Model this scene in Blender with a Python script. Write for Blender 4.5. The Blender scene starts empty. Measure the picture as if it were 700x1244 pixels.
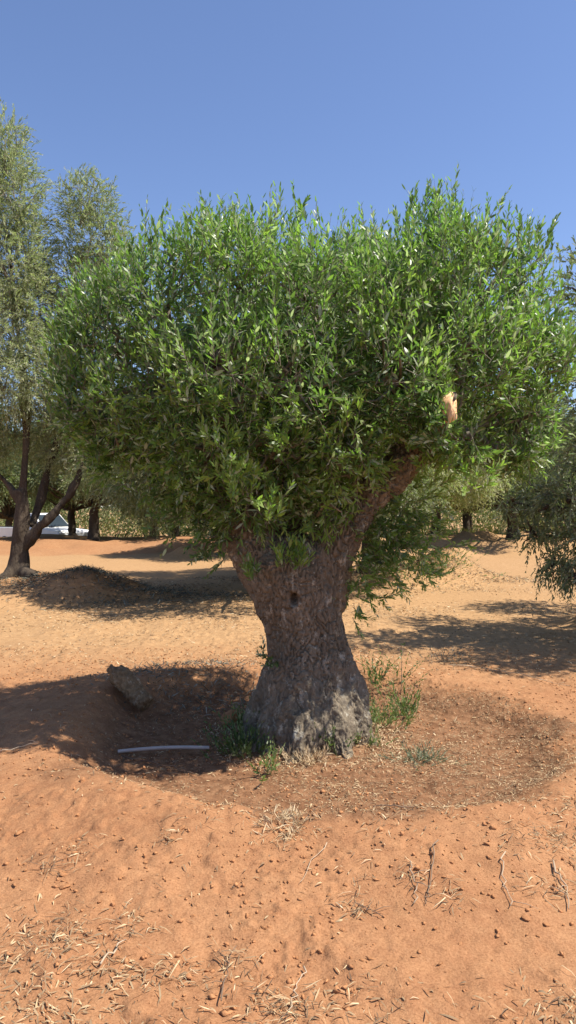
import bpy, bmesh, math, random
import numpy as np
from mathutils import Vector, Matrix, Euler

rng = np.random.default_rng(7)
random.seed(7)
scene = bpy.context.scene
col = scene.collection
R = math.radians
FPX, CX, HY, EYE = 940.0, 350.0, 615.0, 1.55     # picture scale, horizon row and eye height of the photograph

# ------------------------------------------------------------------ helpers
def tag(o, label=None, cat=None, group=None, kind=None):
    if label: o['label'] = label
    if cat: o['category'] = cat
    if group: o['group'] = group
    if kind: o['kind'] = kind
    return o

def empty(name, loc=(0, 0, 0), rz=0.0):
    o = bpy.data.objects.new(name, None)
    col.objects.link(o)
    o.location = loc
    o.rotation_euler = (0, 0, rz)
    o.empty_display_size = 0.2
    return o

def mesh_np(name, verts, faces_flat, loop_counts, attrs=None, smooth=False):
    """Mesh from numpy arrays: verts (N,3), flat corner indices, corners per face."""
    me = bpy.data.meshes.new(name)
    verts = np.asarray(verts, np.float32)
    faces_flat = np.asarray(faces_flat, np.int32)
    loop_counts = np.asarray(loop_counts, np.int32)
    me.vertices.add(len(verts))
    me.vertices.foreach_set('co', verts.ravel())
    me.loops.add(len(faces_flat))
    me.loops.foreach_set('vertex_index', faces_flat)
    me.polygons.add(len(loop_counts))
    starts = np.zeros(len(loop_counts), np.int32)
    starts[1:] = np.cumsum(loop_counts)[:-1]
    me.polygons.foreach_set('loop_start', starts)
    me.polygons.foreach_set('loop_total', loop_counts)
    me.update(calc_edges=True)
    if attrs:
        for k, v in attrs.items():
            a = me.attributes.new(k, 'FLOAT', 'POINT')
            a.data.foreach_set('value', np.asarray(v, np.float32))
    if smooth:
        me.polygons.foreach_set('use_smooth', np.ones(len(loop_counts), bool))
    return me

def obj(name, me, mat=None, parent=None, loc=(0, 0, 0), rot=(0, 0, 0)):
    o = bpy.data.objects.new(name, me)
    col.objects.link(o)
    if mat is not None and len(me.materials) == 0:
        me.materials.append(mat)
    o.location = loc
    o.rotation_euler = rot
    if parent: o.parent = parent
    return o

def norm(v):
    return v / np.maximum(np.linalg.norm(v, axis=-1, keepdims=True), 1e-9)

class Acc:
    """Collects pieces into one mesh."""
    def __init__(s):
        s.v, s.f, s.c, s.t, s.n = [], [], [], [], 0
    def add(s, v, f, c, tone=0.5):
        v = np.asarray(v, float)
        s.v.append(v); s.f.append(np.asarray(f, int).ravel() + s.n); s.c.append(np.asarray(c, int))
        t = np.full(len(v), tone, float) if np.isscalar(tone) else np.asarray(tone, float)
        s.t.append(t); s.n += len(v)
    def mesh(s, name, smooth=False):
        return mesh_np(name, np.concatenate(s.v), np.concatenate(s.f), np.concatenate(s.c), {'tone': np.concatenate(s.t)}, smooth)

# lattice noise, vectorised
_P = np.random.default_rng(11).random(65536)
def _h(ix, iy, iz):
    return _P[(ix * 73856093 ^ iy * 19349663 ^ iz * 83492791) & 65535]
def vnoise(x, y, z=None):
    x = np.asarray(x, float); y = np.asarray(y, float)
    z = np.zeros_like(x) if z is None else np.asarray(z, float)
    ix, iy, iz = np.floor(x).astype(np.int64), np.floor(y).astype(np.int64), np.floor(z).astype(np.int64)
    fx, fy, fz = x - ix, y - iy, z - iz
    u, v, w = [f * f * f * (f * (f * 6 - 15) + 10) for f in (fx, fy, fz)]
    r = 0
    for dx in (0, 1):
        for dy in (0, 1):
            for dz in (0, 1):
                r = r + _h(ix + dx, iy + dy, iz + dz) * (u if dx else 1 - u) * (v if dy else 1 - v) * (w if dz else 1 - w)
    return r * 2 - 1
def worley(p):
    ip = np.floor(p).astype(np.int64); fp = p - ip
    d1 = np.full(len(p), 9.0); d2 = np.full(len(p), 9.0)
    for dx in (-1, 0, 1):
        for dy in (-1, 0, 1):
            for dz in (-1, 0, 1):
                cx, cy, cz = ip[:, 0] + dx, ip[:, 1] + dy, ip[:, 2] + dz
                ox = _h(cx, cy, cz); oy = _h(cx + 101, cy + 57, cz + 13); oz = _h(cx + 37, cy + 211, cz + 91)
                d = np.sqrt((dx + ox - fp[:, 0])**2 + (dy + oy - fp[:, 1])**2 + (dz + oz - fp[:, 2])**2)
                d2 = np.minimum(d2, np.maximum(d, d1)); d1 = np.minimum(d1, d)
    return d1, d2
def smooth01(a, b, x):
    t = np.clip((x - a) / (b - a), 0, 1)
    return t * t * (3 - 2 * t)

def W(px, py, Y):
    """Point at depth Y seen at photo pixel (px, py)."""
    return np.array([(px - CX) * Y / FPX, Y, EYE + (HY - py) * Y / FPX])

# ------------------------------------------------------------------ terrain
TX, TY = 0.14, 5.40                                # the big olive
BX, BY = 0.22, 5.22                                # centre of its watering basin
TREE_A = (-4.75, 13.4)
TREE_G = (5.95, 9.2)
TREE_H = (1.75, 16.5)
TREE_F = (7.7, 26.5)
RINGS = [(TREE_A, 1.5, .26, .34), (TREE_G, 1.8, .22, .05), (TREE_H, 1.7, .30, .10), (TREE_F, 1.7, .30, .15), ((-1.6, 24.0), 1.6, .26, .1), ((4.2, 24.6), 1.6, .25, .1)]

def H(x, y):
    x = np.asarray(x, float); y = np.asarray(y, float)
    h = .05 * vnoise(x * .35, y * .35) + .022 * vnoise(x * 1.1 + 7, y * 1.1)
    near = 1 - smooth01(9, 16, y)
    h += near * (.012 * vnoise(x * 3.1, y * 3.1 + 5) + .010 * vnoise(x * 8, y * 8) + .0042 * vnoise(x * 19, y * 19) + .0032 * vnoise(x * 41, y * 41) * smooth01(-.4, .6, vnoise(x * 2.3, y * 2.3 + 90)))
    ck = vnoise(x * 30 + 3, y * 30); h += near * .008 * smooth01(.45, .7, ck) * smooth01(-.3, .4, vnoise(x * 2.2 + 60, y * 2.2))
    # lumpy trodden clods
    cl = vnoise(x * 13 + 31, y * 13)
    h += near * .012 * smooth01(.35, .8, cl) * smooth01(-.2, .5, vnoise(x * 1.7, y * 1.7 + 40))
    # basin of the big tree
    dx, dy = x - BX, y - BY
    r = np.hypot(dx, dy); a = np.arctan2(dy, dx)
    wob = .10 * vnoise(np.cos(a) * 1.6 + 9, np.sin(a) * 1.6) + .05 * vnoise(np.cos(a) * 5 + 3, np.sin(a) * 5)
    rc = 1.78 + wob
    amp = .10 + .030 * np.cos(a - R(180)) + .01 * np.cos(a - R(270)) + .02 * vnoise(np.cos(a) * 2.4, np.sin(a) * 2.4 + 17)
    d = r - rc
    ring = np.where(d > 0, np.exp(-(d / .62)**2), np.exp(-(d / .24)**2))
    h += amp * ring - .085 * (1 - smooth01(-.55, .02, d)) + .05 * np.exp(-(np.hypot(x - TX, y - TY) / .62)**2)
    # basins and mounds of the others
    for (cx, cy), rr, am, core in RINGS:
        q = np.hypot(x - cx, y - cy); b = np.arctan2(y - cy, x - cx)
        e = q - rr - .25 * vnoise(np.cos(b) * 1.5 + cx, np.sin(b) * 1.5)
        h += am * (.75 + .6 * vnoise(np.cos(b) * 2 + cy, np.sin(b) * 2)) * np.exp(-(e / .42)**2) + core * np.exp(-(q / 1.1)**2)
    # spoil heap beside the left tree, long heap behind on the right, bank at the road
    h += .25 * np.exp(-((x + 3.2) / .95)**2 - ((y - 13.1) / .7)**2) + .10 * vnoise(x * 4, y * 4) * np.exp(-((x + 3.3) / 1.3)**2 - ((y - 13.2) / 1.0)**2)
    h += .45 * np.exp(-((x - 3.3) / .9)**2 - ((y - 16.6) / .5)**2)
    lw = 1 - smooth01(-2, 3, x)
    bank = .33 * (lw * smooth01(24.6, 27.2, y) + (1 - lw) * smooth01(21, 31, y)) * (1 + .35 * vnoise(x * .5, y * .3))
    h += bank - 1.05 * smooth01(31.5, 35.5, y) * .86 * (1 - .5 * smooth01(0, 8, x))
    h += .10 * vnoise(x * 1.3, y * 1.3) * smooth01(24, 26, y) * (1 - smooth01(29, 33, y))
    return h
def Hs(x, y): return float(H(np.array([x]), np.array([y]))[0])

def P(px, py, dz=0.0):
    """Ground point seen at photo pixel (px, py) (marches the ray)."""
    ys = np.linspace(1.6, 60, 12000)
    xs = (px - CX) * ys / FPX
    zs = EYE + (HY - py) * ys / FPX
    below = zs < H(xs, ys) + dz
    i = int(np.argmax(below)) if below.any() else len(ys) - 1
    return np.array([xs[i], ys[i], Hs(xs[i], ys[i])])

def axis(segs):
    out = [np.array([segs[0][0]])]
    for a, b, s in segs:
        n = max(1, int(round((b - a) / s)))
        out.append(np.linspace(a, b, n + 1)[1:])
    return np.concatenate(out)
gx = axis([(-400, -60, 34), (-60, -20, 2), (-20, -6, .25), (-6, -2.6, .06), (-2.6, -1.9, .016), (-1.9, 1.9, .009), (1.9, 2.6, .016), (2.6, 6, .06), (6, 20, .25), (20, 60, 2), (60, 400, 34)])
gy = axis([(-60, -6, 6), (-6, 1.6, .15), (1.6, 1.95, .03), (1.95, 4.4, .009), (4.4, 7.6, .016), (7.6, 12, .04), (12, 20, .08), (20, 36, .14), (36, 70, 1.2), (70, 700, 35)])
GX, GY = np.meshgrid(gx, gy)
GZ = H(GX.ravel(), GY.ravel())
nx, ny = len(gx), len(gy)
ii = np.arange(ny - 1)[:, None] * nx + np.arange(nx - 1)[None, :]
quads = np.stack([ii, ii + 1, ii + nx + 1, ii + nx], -1).reshape(-1, 4)
fx, fy = GX.ravel(), GY.ravel()
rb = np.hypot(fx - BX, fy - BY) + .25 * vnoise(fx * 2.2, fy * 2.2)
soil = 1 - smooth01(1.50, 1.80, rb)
dryness = smooth01(6.0, 9.5, fy) * (1 - .85 * smooth01(24.2, 25.2, fy) * (1 - smooth01(29.5, 31, fy)) * (1 - smooth01(-1, 3, fx))) * (1 - .8 * np.exp(-((fx + 3.6) / 1.5)**2 - ((fy - 13.0) / .9)**2))
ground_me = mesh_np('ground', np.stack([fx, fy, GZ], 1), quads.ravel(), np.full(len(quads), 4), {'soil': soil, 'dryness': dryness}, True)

# ------------------------------------------------------------------ materials
def new_mat(name):
    m = bpy.data.materials.new(name); m.use_nodes = True
    nt = m.node_tree; b = nt.nodes['Principled BSDF']
    return m, nt, b
def N(nt, typ, **kw):
    n = nt.nodes.new(typ)
    for k, v in kw.items(): setattr(n, k, v)
    return n
def ramp(nt, stops, fac):
    n = N(nt, 'ShaderNodeValToRGB')
    e = n.color_ramp.elements
    while len(e) < len(stops): e.new(.5)
    for el, (p, c) in zip(e, stops):
        el.position = p; el.color = (*c, 1)
    nt.links.new(fac, n.inputs['Fac'])
    return n.outputs['Color']
def noise_tex(nt, scale, detail=4, rough=.55, coord='Object', dist=0.0, stretch=None):
    tc = N(nt, 'ShaderNodeTexCoord')
    n = N(nt, 'ShaderNodeTexNoise')
    n.inputs['Scale'].default_value = scale; n.inputs['Detail'].default_value = detail
    n.inputs['Roughness'].default_value = rough; n.inputs['Distortion'].default_value = dist
    src = tc.outputs[coord]
    if stretch:
        mp = N(nt, 'ShaderNodeMapping'); mp.inputs['Scale'].default_value = stretch
        nt.links.new(src, mp.inputs['Vector']); src = mp.outputs['Vector']
    nt.links.new(src, n.inputs['Vector'])
    return n.outputs['Fac']
def mix(nt, fac, a, b, mode='MIX'):
    n = N(nt, 'ShaderNodeMix', data_type='RGBA', blend_type=mode)
    for sock, val in ((n.inputs[0], fac), (n.inputs[6], a), (n.inputs[7], b)):
        if hasattr(val, 'default_value') or hasattr(val, 'is_linked'):
            nt.links.new(val, sock)
        else:
            sock.default_value = val if not isinstance(val, tuple) else (*val, 1)
    return n.outputs[2]
def bump(nt, b, height, strength, dist):
    n = N(nt, 'ShaderNodeBump'); n.inputs['Strength'].default_value = strength; n.inputs['Distance'].default_value = dist
    nt.links.new(height, n.inputs['Height']); nt.links.new(n.outputs['Normal'], b.inputs['Normal'])
def attr(nt, name):
    return N(nt, 'ShaderNodeAttribute', attribute_name=name).outputs['Fac']

def soil_mat():
    m, nt, b = new_mat('red_sandy_soil')
    n1 = noise_tex(nt, 1.3, 6, .6); n2 = noise_tex(nt, 14, 6, .65); n3 = noise_tex(nt, 120, 3, .6)
    c = ramp(nt, [(.3, (.27, .125, .060)), (.52, (.35, .174, .084)), (.75, (.425, .238, .122))], n1)
    c2 = ramp(nt, [(.3, (.28, .125, .057)), (.7, (.435, .226, .106))], n2)
    c = mix(nt, .5, c, c2)
    far = ramp(nt, [(.3, (.34, .195, .091)), (.7, (.455, .28, .139))], n2)
    c = mix(nt, attr(nt, 'dryness'), c, far)
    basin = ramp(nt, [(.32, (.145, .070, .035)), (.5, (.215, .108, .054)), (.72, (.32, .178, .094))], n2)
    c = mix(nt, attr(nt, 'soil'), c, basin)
    grit = ramp(nt, [(.30, (.68, .64, .60)), (.5, (1, 1, 1)), (.72, (1.2, 1.24, 1.28))], n3)
    c = mix(nt, .8, c, grit, 'MULTIPLY')
    nt.links.new(c, b.inputs['Base Color'])
    b.inputs['Roughness'].default_value = .95; b.inputs['Specular IOR Level'].default_value = .12
    ad = N(nt, 'ShaderNodeMath', operation='MULTIPLY_ADD'); nt.links.new(n3, ad.inputs[0]); ad.inputs[1].default_value = .3; nt.links.new(noise_tex(nt, 38, 6, .7), ad.inputs[2])
    bump(nt, b, ad.outputs[0], .6, .016)
    return m

def leaf_mat(name, stops, transl=.3, rough=.42, spec=.45):
    m, nt, b = new_mat(name)
    c = ramp(nt, stops, attr(nt, 'tone'))
    nt.links.new(c, b.inputs['Base Color'])
    b.inputs['Roughness'].default_value = rough; b.inputs['Specular IOR Level'].default_value = spec
    t = N(nt, 'ShaderNodeBsdfTranslucent')
    tc = mix(nt, 1.0, c, (1.02, 1.32, .62), 'MULTIPLY')
    nt.links.new(tc, t.inputs['Color'])
    mx = N(nt, 'ShaderNodeMixShader'); mx.inputs[0].default_value = transl
    nt.links.new(b.outputs[0], mx.inputs[1]); nt.links.new(t.outputs[0], mx.inputs[2])
    nt.links.new(mx.outputs[0], nt.nodes['Material Output'].inputs['Surface'])
    return m

def bark_mat(name, dark, mid, light, lichen, lich_hi=.62):
    m, nt, b = new_mat(name)
    n1 = noise_tex(nt, 5, 6, .6, stretch=(1, 1, .45)); n2 = noise_tex(nt, 45, 5, .6, stretch=(1, 1, .5)); n3 = noise_tex(nt, 17, 6, .75, stretch=(1, 1, .6))
    c = ramp(nt, [(.3, dark), (.5, mid), (.72, light)], n1)
    c = mix(nt, .55, c, ramp(nt, [(.3, dark), (.7, light)], n2))
    lf = ramp(nt, [(lich_hi - .04, (0, 0, 0)), (lich_hi + .06, (1, 1, 1))], n3)
    c = mix(nt, lf, c, lichen)
    nt.links.new(c, b.inputs['Base Color'])
    b.inputs['Roughness'].default_value = .9; b.inputs['Specular IOR Level'].default_value = .2
    bump(nt, b, n2, .9, .014)
    return m

def plain(name, c, rough=.6, metal=0, spec=.5, var=.15, scale=20, bmp=0.0):
    m, nt, b = new_mat(name)
    n = noise_tex(nt, scale, 4, .6)
    c1 = tuple(x * (1 - var) for x in c); c2 = tuple(min(1, x * (1 + var)) for x in c)
    nt.links.new(ramp(nt, [(.3, c1), (.7, c2)], n), b.inputs['Base Color'])
    b.inputs['Roughness'].default_value = rough; b.inputs['Metallic'].default_value = metal; b.inputs['Specular IOR Level'].default_value = spec
    if bmp: bump(nt, b, n, bmp, .01)
    return m
def tone_mat(name, stops, rough=.85, spec=.2):
    m, nt, b = new_mat(name)
    nt.links.new(ramp(nt, stops, attr(nt, 'tone')), b.inputs['Base Color'])
    b.inputs['Roughness'].default_value = rough; b.inputs['Specular IOR Level'].default_value = spec
    return m

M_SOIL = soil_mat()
M_LEAF = leaf_mat('olive_leaf_green', [(0, (.055, .090, .038)), (.3, (.115, .185, .062)), (.55, (.180, .285, .080)), (.8, (.25, .37, .085)), (.92, (.30, .40, .10)), (1, (.44, .48, .35))], .5, .36, .5)
M_LEAF_GREY = leaf_mat('olive_leaf_grey', [(0, (.16, .18, .105)), (.4, (.32, .345, .205)), (.75, (.45, .44, .28)), (1, (.52, .50, .37))], .45, .55, .3)
M_LEAF_DARK = leaf_mat('olive_leaf_dark', [(0, (.09, .11, .058)), (.5, (.21, .24, .13)), (1, (.36, .38, .25))], .4, .5, .35)
M_LEAF_FAR = leaf_mat('olive_leaf_far', [(0, (.08, .105, .05)), (.5, (.19, .225, .11)), (1, (.34, .36, .21))], .42, .55, .3)
M_SCRUB = leaf_mat('dry_scrub', [(0, (.09, .115, .045)), (.5, (.19, .205, .085)), (1, (.33, .31, .15))], .25, .7, .2)
M_WEED = leaf_mat('weed_green', [(0, (.075, .10, .035)), (.5, (.135, .20, .055)), (1, (.28, .30, .13))], .3)
M_WEED_GREY = leaf_mat('weed_grey', [(0, (.10, .12, .07)), (.5, (.20, .22, .14)), (1, (.34, .34, .22))], .2, .7, .2)
M_BARK = bark_mat('olive_bark', (.085, .066, .044), (.165, .130, .090), (.27, .22, .155), (.40, .36, .28), .59)
M_BARK_FAR = bark_mat('dark_bark', (.035, .026, .019), (.075, .056, .040), (.13, .10, .072), (.18, .15, .11), .66)
M_TWIG = plain('grey_twig', (.22, .19, .145), .85, 0, .2, .3, 30)
M_CUT = plain('cut_wood', (.74, .46, .24), .8, 0, .2, .25, 40, .3)
M_LITTER = tone_mat('dry_litter', [(0, (.16, .10, .06)), (.35, (.30, .20, .11)), (.7, (.50, .36, .20)), (1, (.66, .52, .33))])
M_TWIGS = tone_mat('dead_twig', [(0, (.10, .065, .045)), (.5, (.22, .15, .10)), (1, (.45, .34, .23))])
M_CLIP = tone_mat('dry_clippings', [(0, (.07, .065, .045)), (.5, (.16, .15, .11)), (1, (.33, .31, .24))])
M_CLOD = plain('earth_clod', (.42, .20, .09), .95, 0, .1, .3, 60, .5)

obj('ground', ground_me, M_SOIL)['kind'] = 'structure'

# ------------------------------------------------------------------ leaves and shoots
def leaves(acc, p, ax, nrm, L, w, tone, droop=.15):
    """Lanceolate leaves: p, ax, nrm (N,3); L, w, tone (N,). 6 corners, bent along the length."""
    n = len(p)
    if n == 0: return
    ax = norm(ax); sd = norm(np.cross(ax, nrm)); nn = np.cross(sd, ax)
    L = L[:, None]; w = w[:, None]; dr = droop * (rng.random((n, 1)) * 1.6 - .3)
    a = p
    m1 = p + ax * L * .32 + nn * L * dr * .10
    m2 = p + ax * L * .70 - nn * L * dr * .15
    t = p + ax * L - nn * L * dr * .75
    l1, r1 = m1 + sd * w * .5, m1 - sd * w * .5
    l2, r2 = m2 + sd * w * .42, m2 - sd * w * .42
    v = np.stack([a, l1, r1, l2, r2, t], 1).reshape(-1, 3)
    b = np.arange(n)[:, None] * 6
    f = np.concatenate([b + np.array([[0, 2, 1]]), b + np.array([[1, 2, 4, 3]]), b + np.array([[3, 4, 5]])], 1)
    acc.add(v, f, np.tile([3, 4, 3], n), np.repeat(tone, 6))

def diamonds(acc, p, ax, nrm, L, w, tone):
    """Cheap 4-corner leaves for distant trees."""
    n = len(p)
    ax = norm(ax); sd = norm(np.cross(ax, nrm))
    m = p + ax * L[:, None] * .45
    v = np.stack([p, m + sd * w[:, None] * .5, p + ax * L[:, None], m - sd * w[:, None] * .5], 1).reshape(-1, 3)
    acc.add(v, np.arange(n)[:, None] * 4 + np.arange(4)[None], np.full(n, 4), np.repeat(tone, 4))

def tube(acc, pts, rad, seg=6, tone=.5, cap=True):
    pts = np.asarray(pts, float); rad = np.broadcast_to(np.asarray(rad, float), (len(pts),))
    d = norm(np.gradient(pts, axis=0))
    ref = np.array([0, 0, 1.0]) if abs(d[0, 2]) < .9 else np.array([1.0, 0, 0])
    u = norm(np.cross(d, ref)); w = np.cross(d, u)
    th = np.linspace(0, 2 * np.pi, seg, endpoint=False)
    ring = pts[:, None] + rad[:, None, None] * (np.cos(th)[None, :, None] * u[:, None] + np.sin(th)[None, :, None] * w[:, None])
    v = ring.reshape(-1, 3); k = len(pts)
    f, c = [], []
    for i in range(k - 1):
        for j in range(seg):
            f += [i * seg + j, i * seg + (j + 1) % seg, (i + 1) * seg + (j + 1) % seg, (i + 1) * seg + j]; c.append(4)
    if cap:
        f += list(range(seg))[::-1]; c.append(seg)
        f += [(k - 1) * seg + j for j in range(seg)]; c.append(seg)
    acc.add(v, f, c, tone)

def stems(acc, pts, r0, tone):
    """Many thin 3-sided stems: pts (M,K,3)."""
    M, K, _ = pts.shape
    d = norm(pts[:, -1] - pts[:, 0]); u = norm(np.cross(d, rng.normal(size=(M, 3)))); w = np.cross(d, u)
    th = np.array([0, 2.1, 4.2])
    off = np.cos(th)[None, :, None] * u[:, None] + np.sin(th)[None, :, None] * w[:, None]      # M,3,3
    rr = r0[:, None, None, None] * np.linspace(1, .35, K)[None, :, None, None]
    v = (pts[:, :, None] + rr * off[:, None]).reshape(-1, 3)
    base = np.arange(M)[:, None] * (K * 3)
    f = []
    for i in range(K - 1):
        for j in range(3):
            f.append(np.array([i * 3 + j, i * 3 + (j + 1) % 3, (i + 1) * 3 + (j + 1) % 3, (i + 1) * 3 + j]))
    f = (base[:, None] + np.stack(f)[None].reshape(1, -1, 4)) if False else (np.arange(M)[:, None, None] * (K * 3) + np.stack(f)[None])
    acc.add(v, f.ravel(), np.full(M * (K - 1) * 3, 4), np.repeat(tone, K * 3))

def shoots(la, sa, base, D, S, K, leafL, leafW, tone, bend=0.0, spread=(.55, .95), stem_r=.0022, cheap=False):
    """Leafy shoots from base (M,3) along D; K pairs of opposite leaves each. bend: +up, -down."""
    M = len(base); D = norm(D)
    side = norm(np.cross(D, rng.normal(size=(M, 3))))
    curl = side * (rng.random((M, 1)) * .25) + np.array([0, 0, 1.0]) * bend
    pos = lambda t: base + D * S[:, None] * t + curl * S[:, None] * t * t * .5
    if sa is not None:
        pts = np.stack([pos(t) for t in np.linspace(0, .97, 4)], 1)
        stems(sa, pts, stem_r * (.7 + .6 * rng.random(M)), np.full(M, .35))
    fn = diamonds if cheap else leaves
    u = side; w = np.cross(D, u)
    for k in range(K):
        t = .08 + .92 * (k + .5) / K
        q = pos(t); dd = norm(D + curl * t)
        for s in (0, 1):
            ph = (k % 2) * np.pi / 2 + s * np.pi + rng.normal(size=M) * .35
            out = np.cos(ph)[:, None] * u + np.sin(ph)[:, None] * w
            al = spread[0] + (spread[1] - spread[0]) * rng.random(M) - .25 * t
            ax = norm(dd * np.cos(al)[:, None] + out * np.sin(al)[:, None])
            nr = norm(dd * np.sin(al)[:, None] - out * np.cos(al)[:, None] + .45 * rng.normal(size=(M, 3)))
            sc = (.60 + .75 * rng.random(M)) * (1 - .45 * max(0, t - .6) / .4)
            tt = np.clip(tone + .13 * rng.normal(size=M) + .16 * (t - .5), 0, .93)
            tt = np.where(rng.random(M) < .15, 1.0, tt)
            keep = rng.random(M) < .93
            fn(la, q[keep], ax[keep], nr[keep], (leafL * sc)[keep], (leafW * sc * (.8 + .4 * rng.random(M)))[keep], tt[keep])

def blob_points(blobs, dens, shell=(.72, 1.0), inside=.72):
    """Points through the outer part of a union of ellipsoids. blobs: rows (x,y,z,rx,ry,rz). Returns points, outward normals, blob ids."""
    B = np.asarray(blobs, float); P_, N_, I_ = [], [], []
    for i, b in enumerate(B):
        c, r = b[:3], b[3:]
        area = 4 * np.pi * (((r[0] * r[1])**1.6 + (r[0] * r[2])**1.6 + (r[1] * r[2])**1.6) / 3)**(1 / 1.6)
        n = max(1, int(area * dens))
        d = norm(rng.normal(size=(n, 3)))
        f = shell[0] + (shell[1] - shell[0]) * rng.random(n)**.7
        p = c + d * r * f[:, None]
        keep = np.ones(n, bool)
        for j, o in enumerate(B):
            if j != i: keep &= (((p - o[:3]) / o[3:])**2).sum(1) > inside**2
        P_.append(p[keep]); N_.append(norm(d / r)[keep]); I_.append(np.full(keep.sum(), i))
    return np.concatenate(P_), np.concatenate(N_), np.concatenate(I_)

# ------------------------------------------------------------------ the big olive
def px_blob(cx, cy, rx, ry, dy, ryd):
    Y = TY + dy; s = Y / FPX
    c = W(cx, cy, Y)
    return (*c, rx * s, ryd, ry * s)
big = empty('olive_tree', (TX, TY, Hs(TX, TY)))
tag(big, 'old stout olive tree with thick gnarled trunk and dense bright green crown', 'tree')
TZ = big.location.z
toff = np.array([TX, TY, TZ])

def remesh_skeleton(name, tubes, voxel):
    bm = Acc()
    for pts, rad in tubes:
        pts = np.asarray(pts, float); rad = np.asarray(rad, float)
        # resample smoothly (Catmull-Rom)
        k = len(pts); q, rr = [], []
        for i in range(k - 1):
            p0, p1, p2, p3 = pts[max(i - 1, 0)], pts[i], pts[i + 1], pts[min(i + 2, k - 1)]
            for t in np.linspace(0, 1, 6, endpoint=False):
                q.append(.5 * ((2 * p1) + (-p0 + p2) * t + (2 * p0 - 5 * p1 + 4 * p2 - p3) * t * t + (-p0 + 3 * p1 - 3 * p2 + p3) * t**3))
                rr.append(rad[i] * (1 - t) + rad[i + 1] * t)
        q.append(pts[-1]); rr.append(rad[-1])
        tube(bm, q, rr, 20)
    me = bm.mesh(name)
    o = bpy.data.objects.new(name, me); col.objects.link(o)
    md = o.modifiers.new('r', 'REMESH'); md.mode = 'VOXEL'; md.voxel_size = voxel
    sm = o.modifiers.new('s', 'SMOOTH'); sm.iterations = 6; sm.factor = .6
    dg = bpy.context.evaluated_depsgraph_get(); dg.update()
    out = bpy.data.meshes.new_from_object(o.evaluated_get(dg))
    bpy.data.objects.remove(o); bpy.data.meshes.remove(me)
    out.name = name
    return out
def get_vn(me):
    n = len(me.vertices)
    v = np.empty(n * 3, np.float32); me.vertices.foreach_get('co', v)
    nn = np.empty(n * 3, np.float32); me.vertex_normals.foreach_get('vector', nn)
    return v.reshape(-1, 3).astype(float), nn.reshape(-1, 3).astype(float)

def T(px, py, dy=0.0): return W(px, py, TY + dy) - toff
prof = [(905, 372, 74), (870, 374, 62), (835, 373, 53), (800, 370, 48), (765, 367, 47), (730, 363, 51), (700, 355, 56), (678, 351, 52), (660, 348, 36), (648, 347, 14)]
s0 = TY / FPX
axis_pts = [T(372, 940)] + [T(c, y) for y, c, r in prof]
axis_rad = [.47] + [r * s0 for y, c, r in prof]
tubes = [(axis_pts, axis_rad)]
tubes.append(([T(356, 790), T(345, 735), T(322, 682), T(300, 640), T(275, 590, -.05), T(250, 520, -.05), T(235, 440)], [.10, .215, .20, .16, .12, .08, .045]))
tubes.append(([T(372, 790), T(384, 730, -.01), T(402, 668, -.03), T(432, 625, -.06), T(468, 585, -.08), T(500, 548, -.05), T(528, 515, .0), T(560, 440, .1)], [.10, .20, .182, .15, .135, .12, .10, .05]))
tubes.append(([T(362, 790, .0), T(354, 720, .08), T(345, 650, .25), T(340, 580, .4), T(350, 480, .5)], [.10, .20, .15, .10, .05]))
for ang, ln, r0 in ((-100, .57, .20), (-62, .56, .17), (-22, .46, .17), (-135, .50, .17), (25, .41, .17), (80, .45, .18), (140, .44, .18), (190, .44, .18), (228, .43, .16)):
    a = R(ang); c, s_ = math.cos(a), math.sin(a)
    tubes.append(([(c * .10, s_ * .10, .95), (c * .17, s_ * .17, .55), (c * .26, s_ * .26, .25), (c * ln * .72, s_ * ln * .72, .06), (c * ln * 1.08, s_ * ln * 1.08, -.14)], [.10, .125, .15, r0 * .72, .05]))
trunk_me = remesh_skeleton('trunk', tubes, .0075)
v, nn = get_vn(trunk_me)
lowf = 1 - smooth01(.25, .8, v[:, 2])
flut = vnoise(v[:, 0] * 6, v[:, 1] * 6, v[:, 2] * 1.4) * .030 + vnoise(v[:, 0] * 14, v[:, 1] * 14, v[:, 2] * 3.0 + 9) * .014
flut += lowf * (vnoise(v[:, 0] * 13, v[:, 1] * 13, v[:, 2] * 2.5) * .035 - .02 * np.abs(vnoise(v[:, 0] * 22, v[:, 1] * 22, v[:, 2] * 4)))
wv = np.stack([v[:, 0] + .035 * vnoise(v[:, 0] * 13, v[:, 1] * 13, v[:, 2] * 8), v[:, 1] + .035 * vnoise(v[:, 1] * 13, v[:, 2] * 8, v[:, 0] * 13), v[:, 2]], 1)
d1, d2 = worley(wv * np.array([36, 36, 11.0]))
d1b, d2b = worley(wv * np.array([46, 46, 30.0]) + 5)
crack = 1 - smooth01(.02, .14, d2 - d1); crackb = 1 - smooth01(0, .25, d2b - d1b)
disp = flut - (.65 + .35 * smooth01(.2, .6, v[:, 2])) * (.017 + .009 * smooth01(.35, .8, v[:, 2])) * crack * (.6 + .4 * smooth01(-.4, .4, vnoise(v[:, 0] * 9, v[:, 1] * 9, v[:, 2] * 5))) - .003 * crackb + .004 * vnoise(v[:, 0] * 60, v[:, 1] * 60, v[:, 2] * 40) + .008 * vnoise(v[:, 0] * 36, v[:, 1] * 36, v[:, 2] * 5)
hole = T(357, 722); hole[1] = -.30
hd = np.sqrt(((v - hole)[:, 0] / .030)**2 + ((v - hole)[:, 2] / .045)**2)
disp -= np.where(v[:, 1] < 0, .10 * (1 - smooth01(.4, 1.15, hd)), 0)
lift = np.exp(-((hd - 1.5) / .5)**2) * .012
disp += np.where(v[:, 1] < 0, lift, 0)
v2 = v + nn * disp[:, None]
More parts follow.
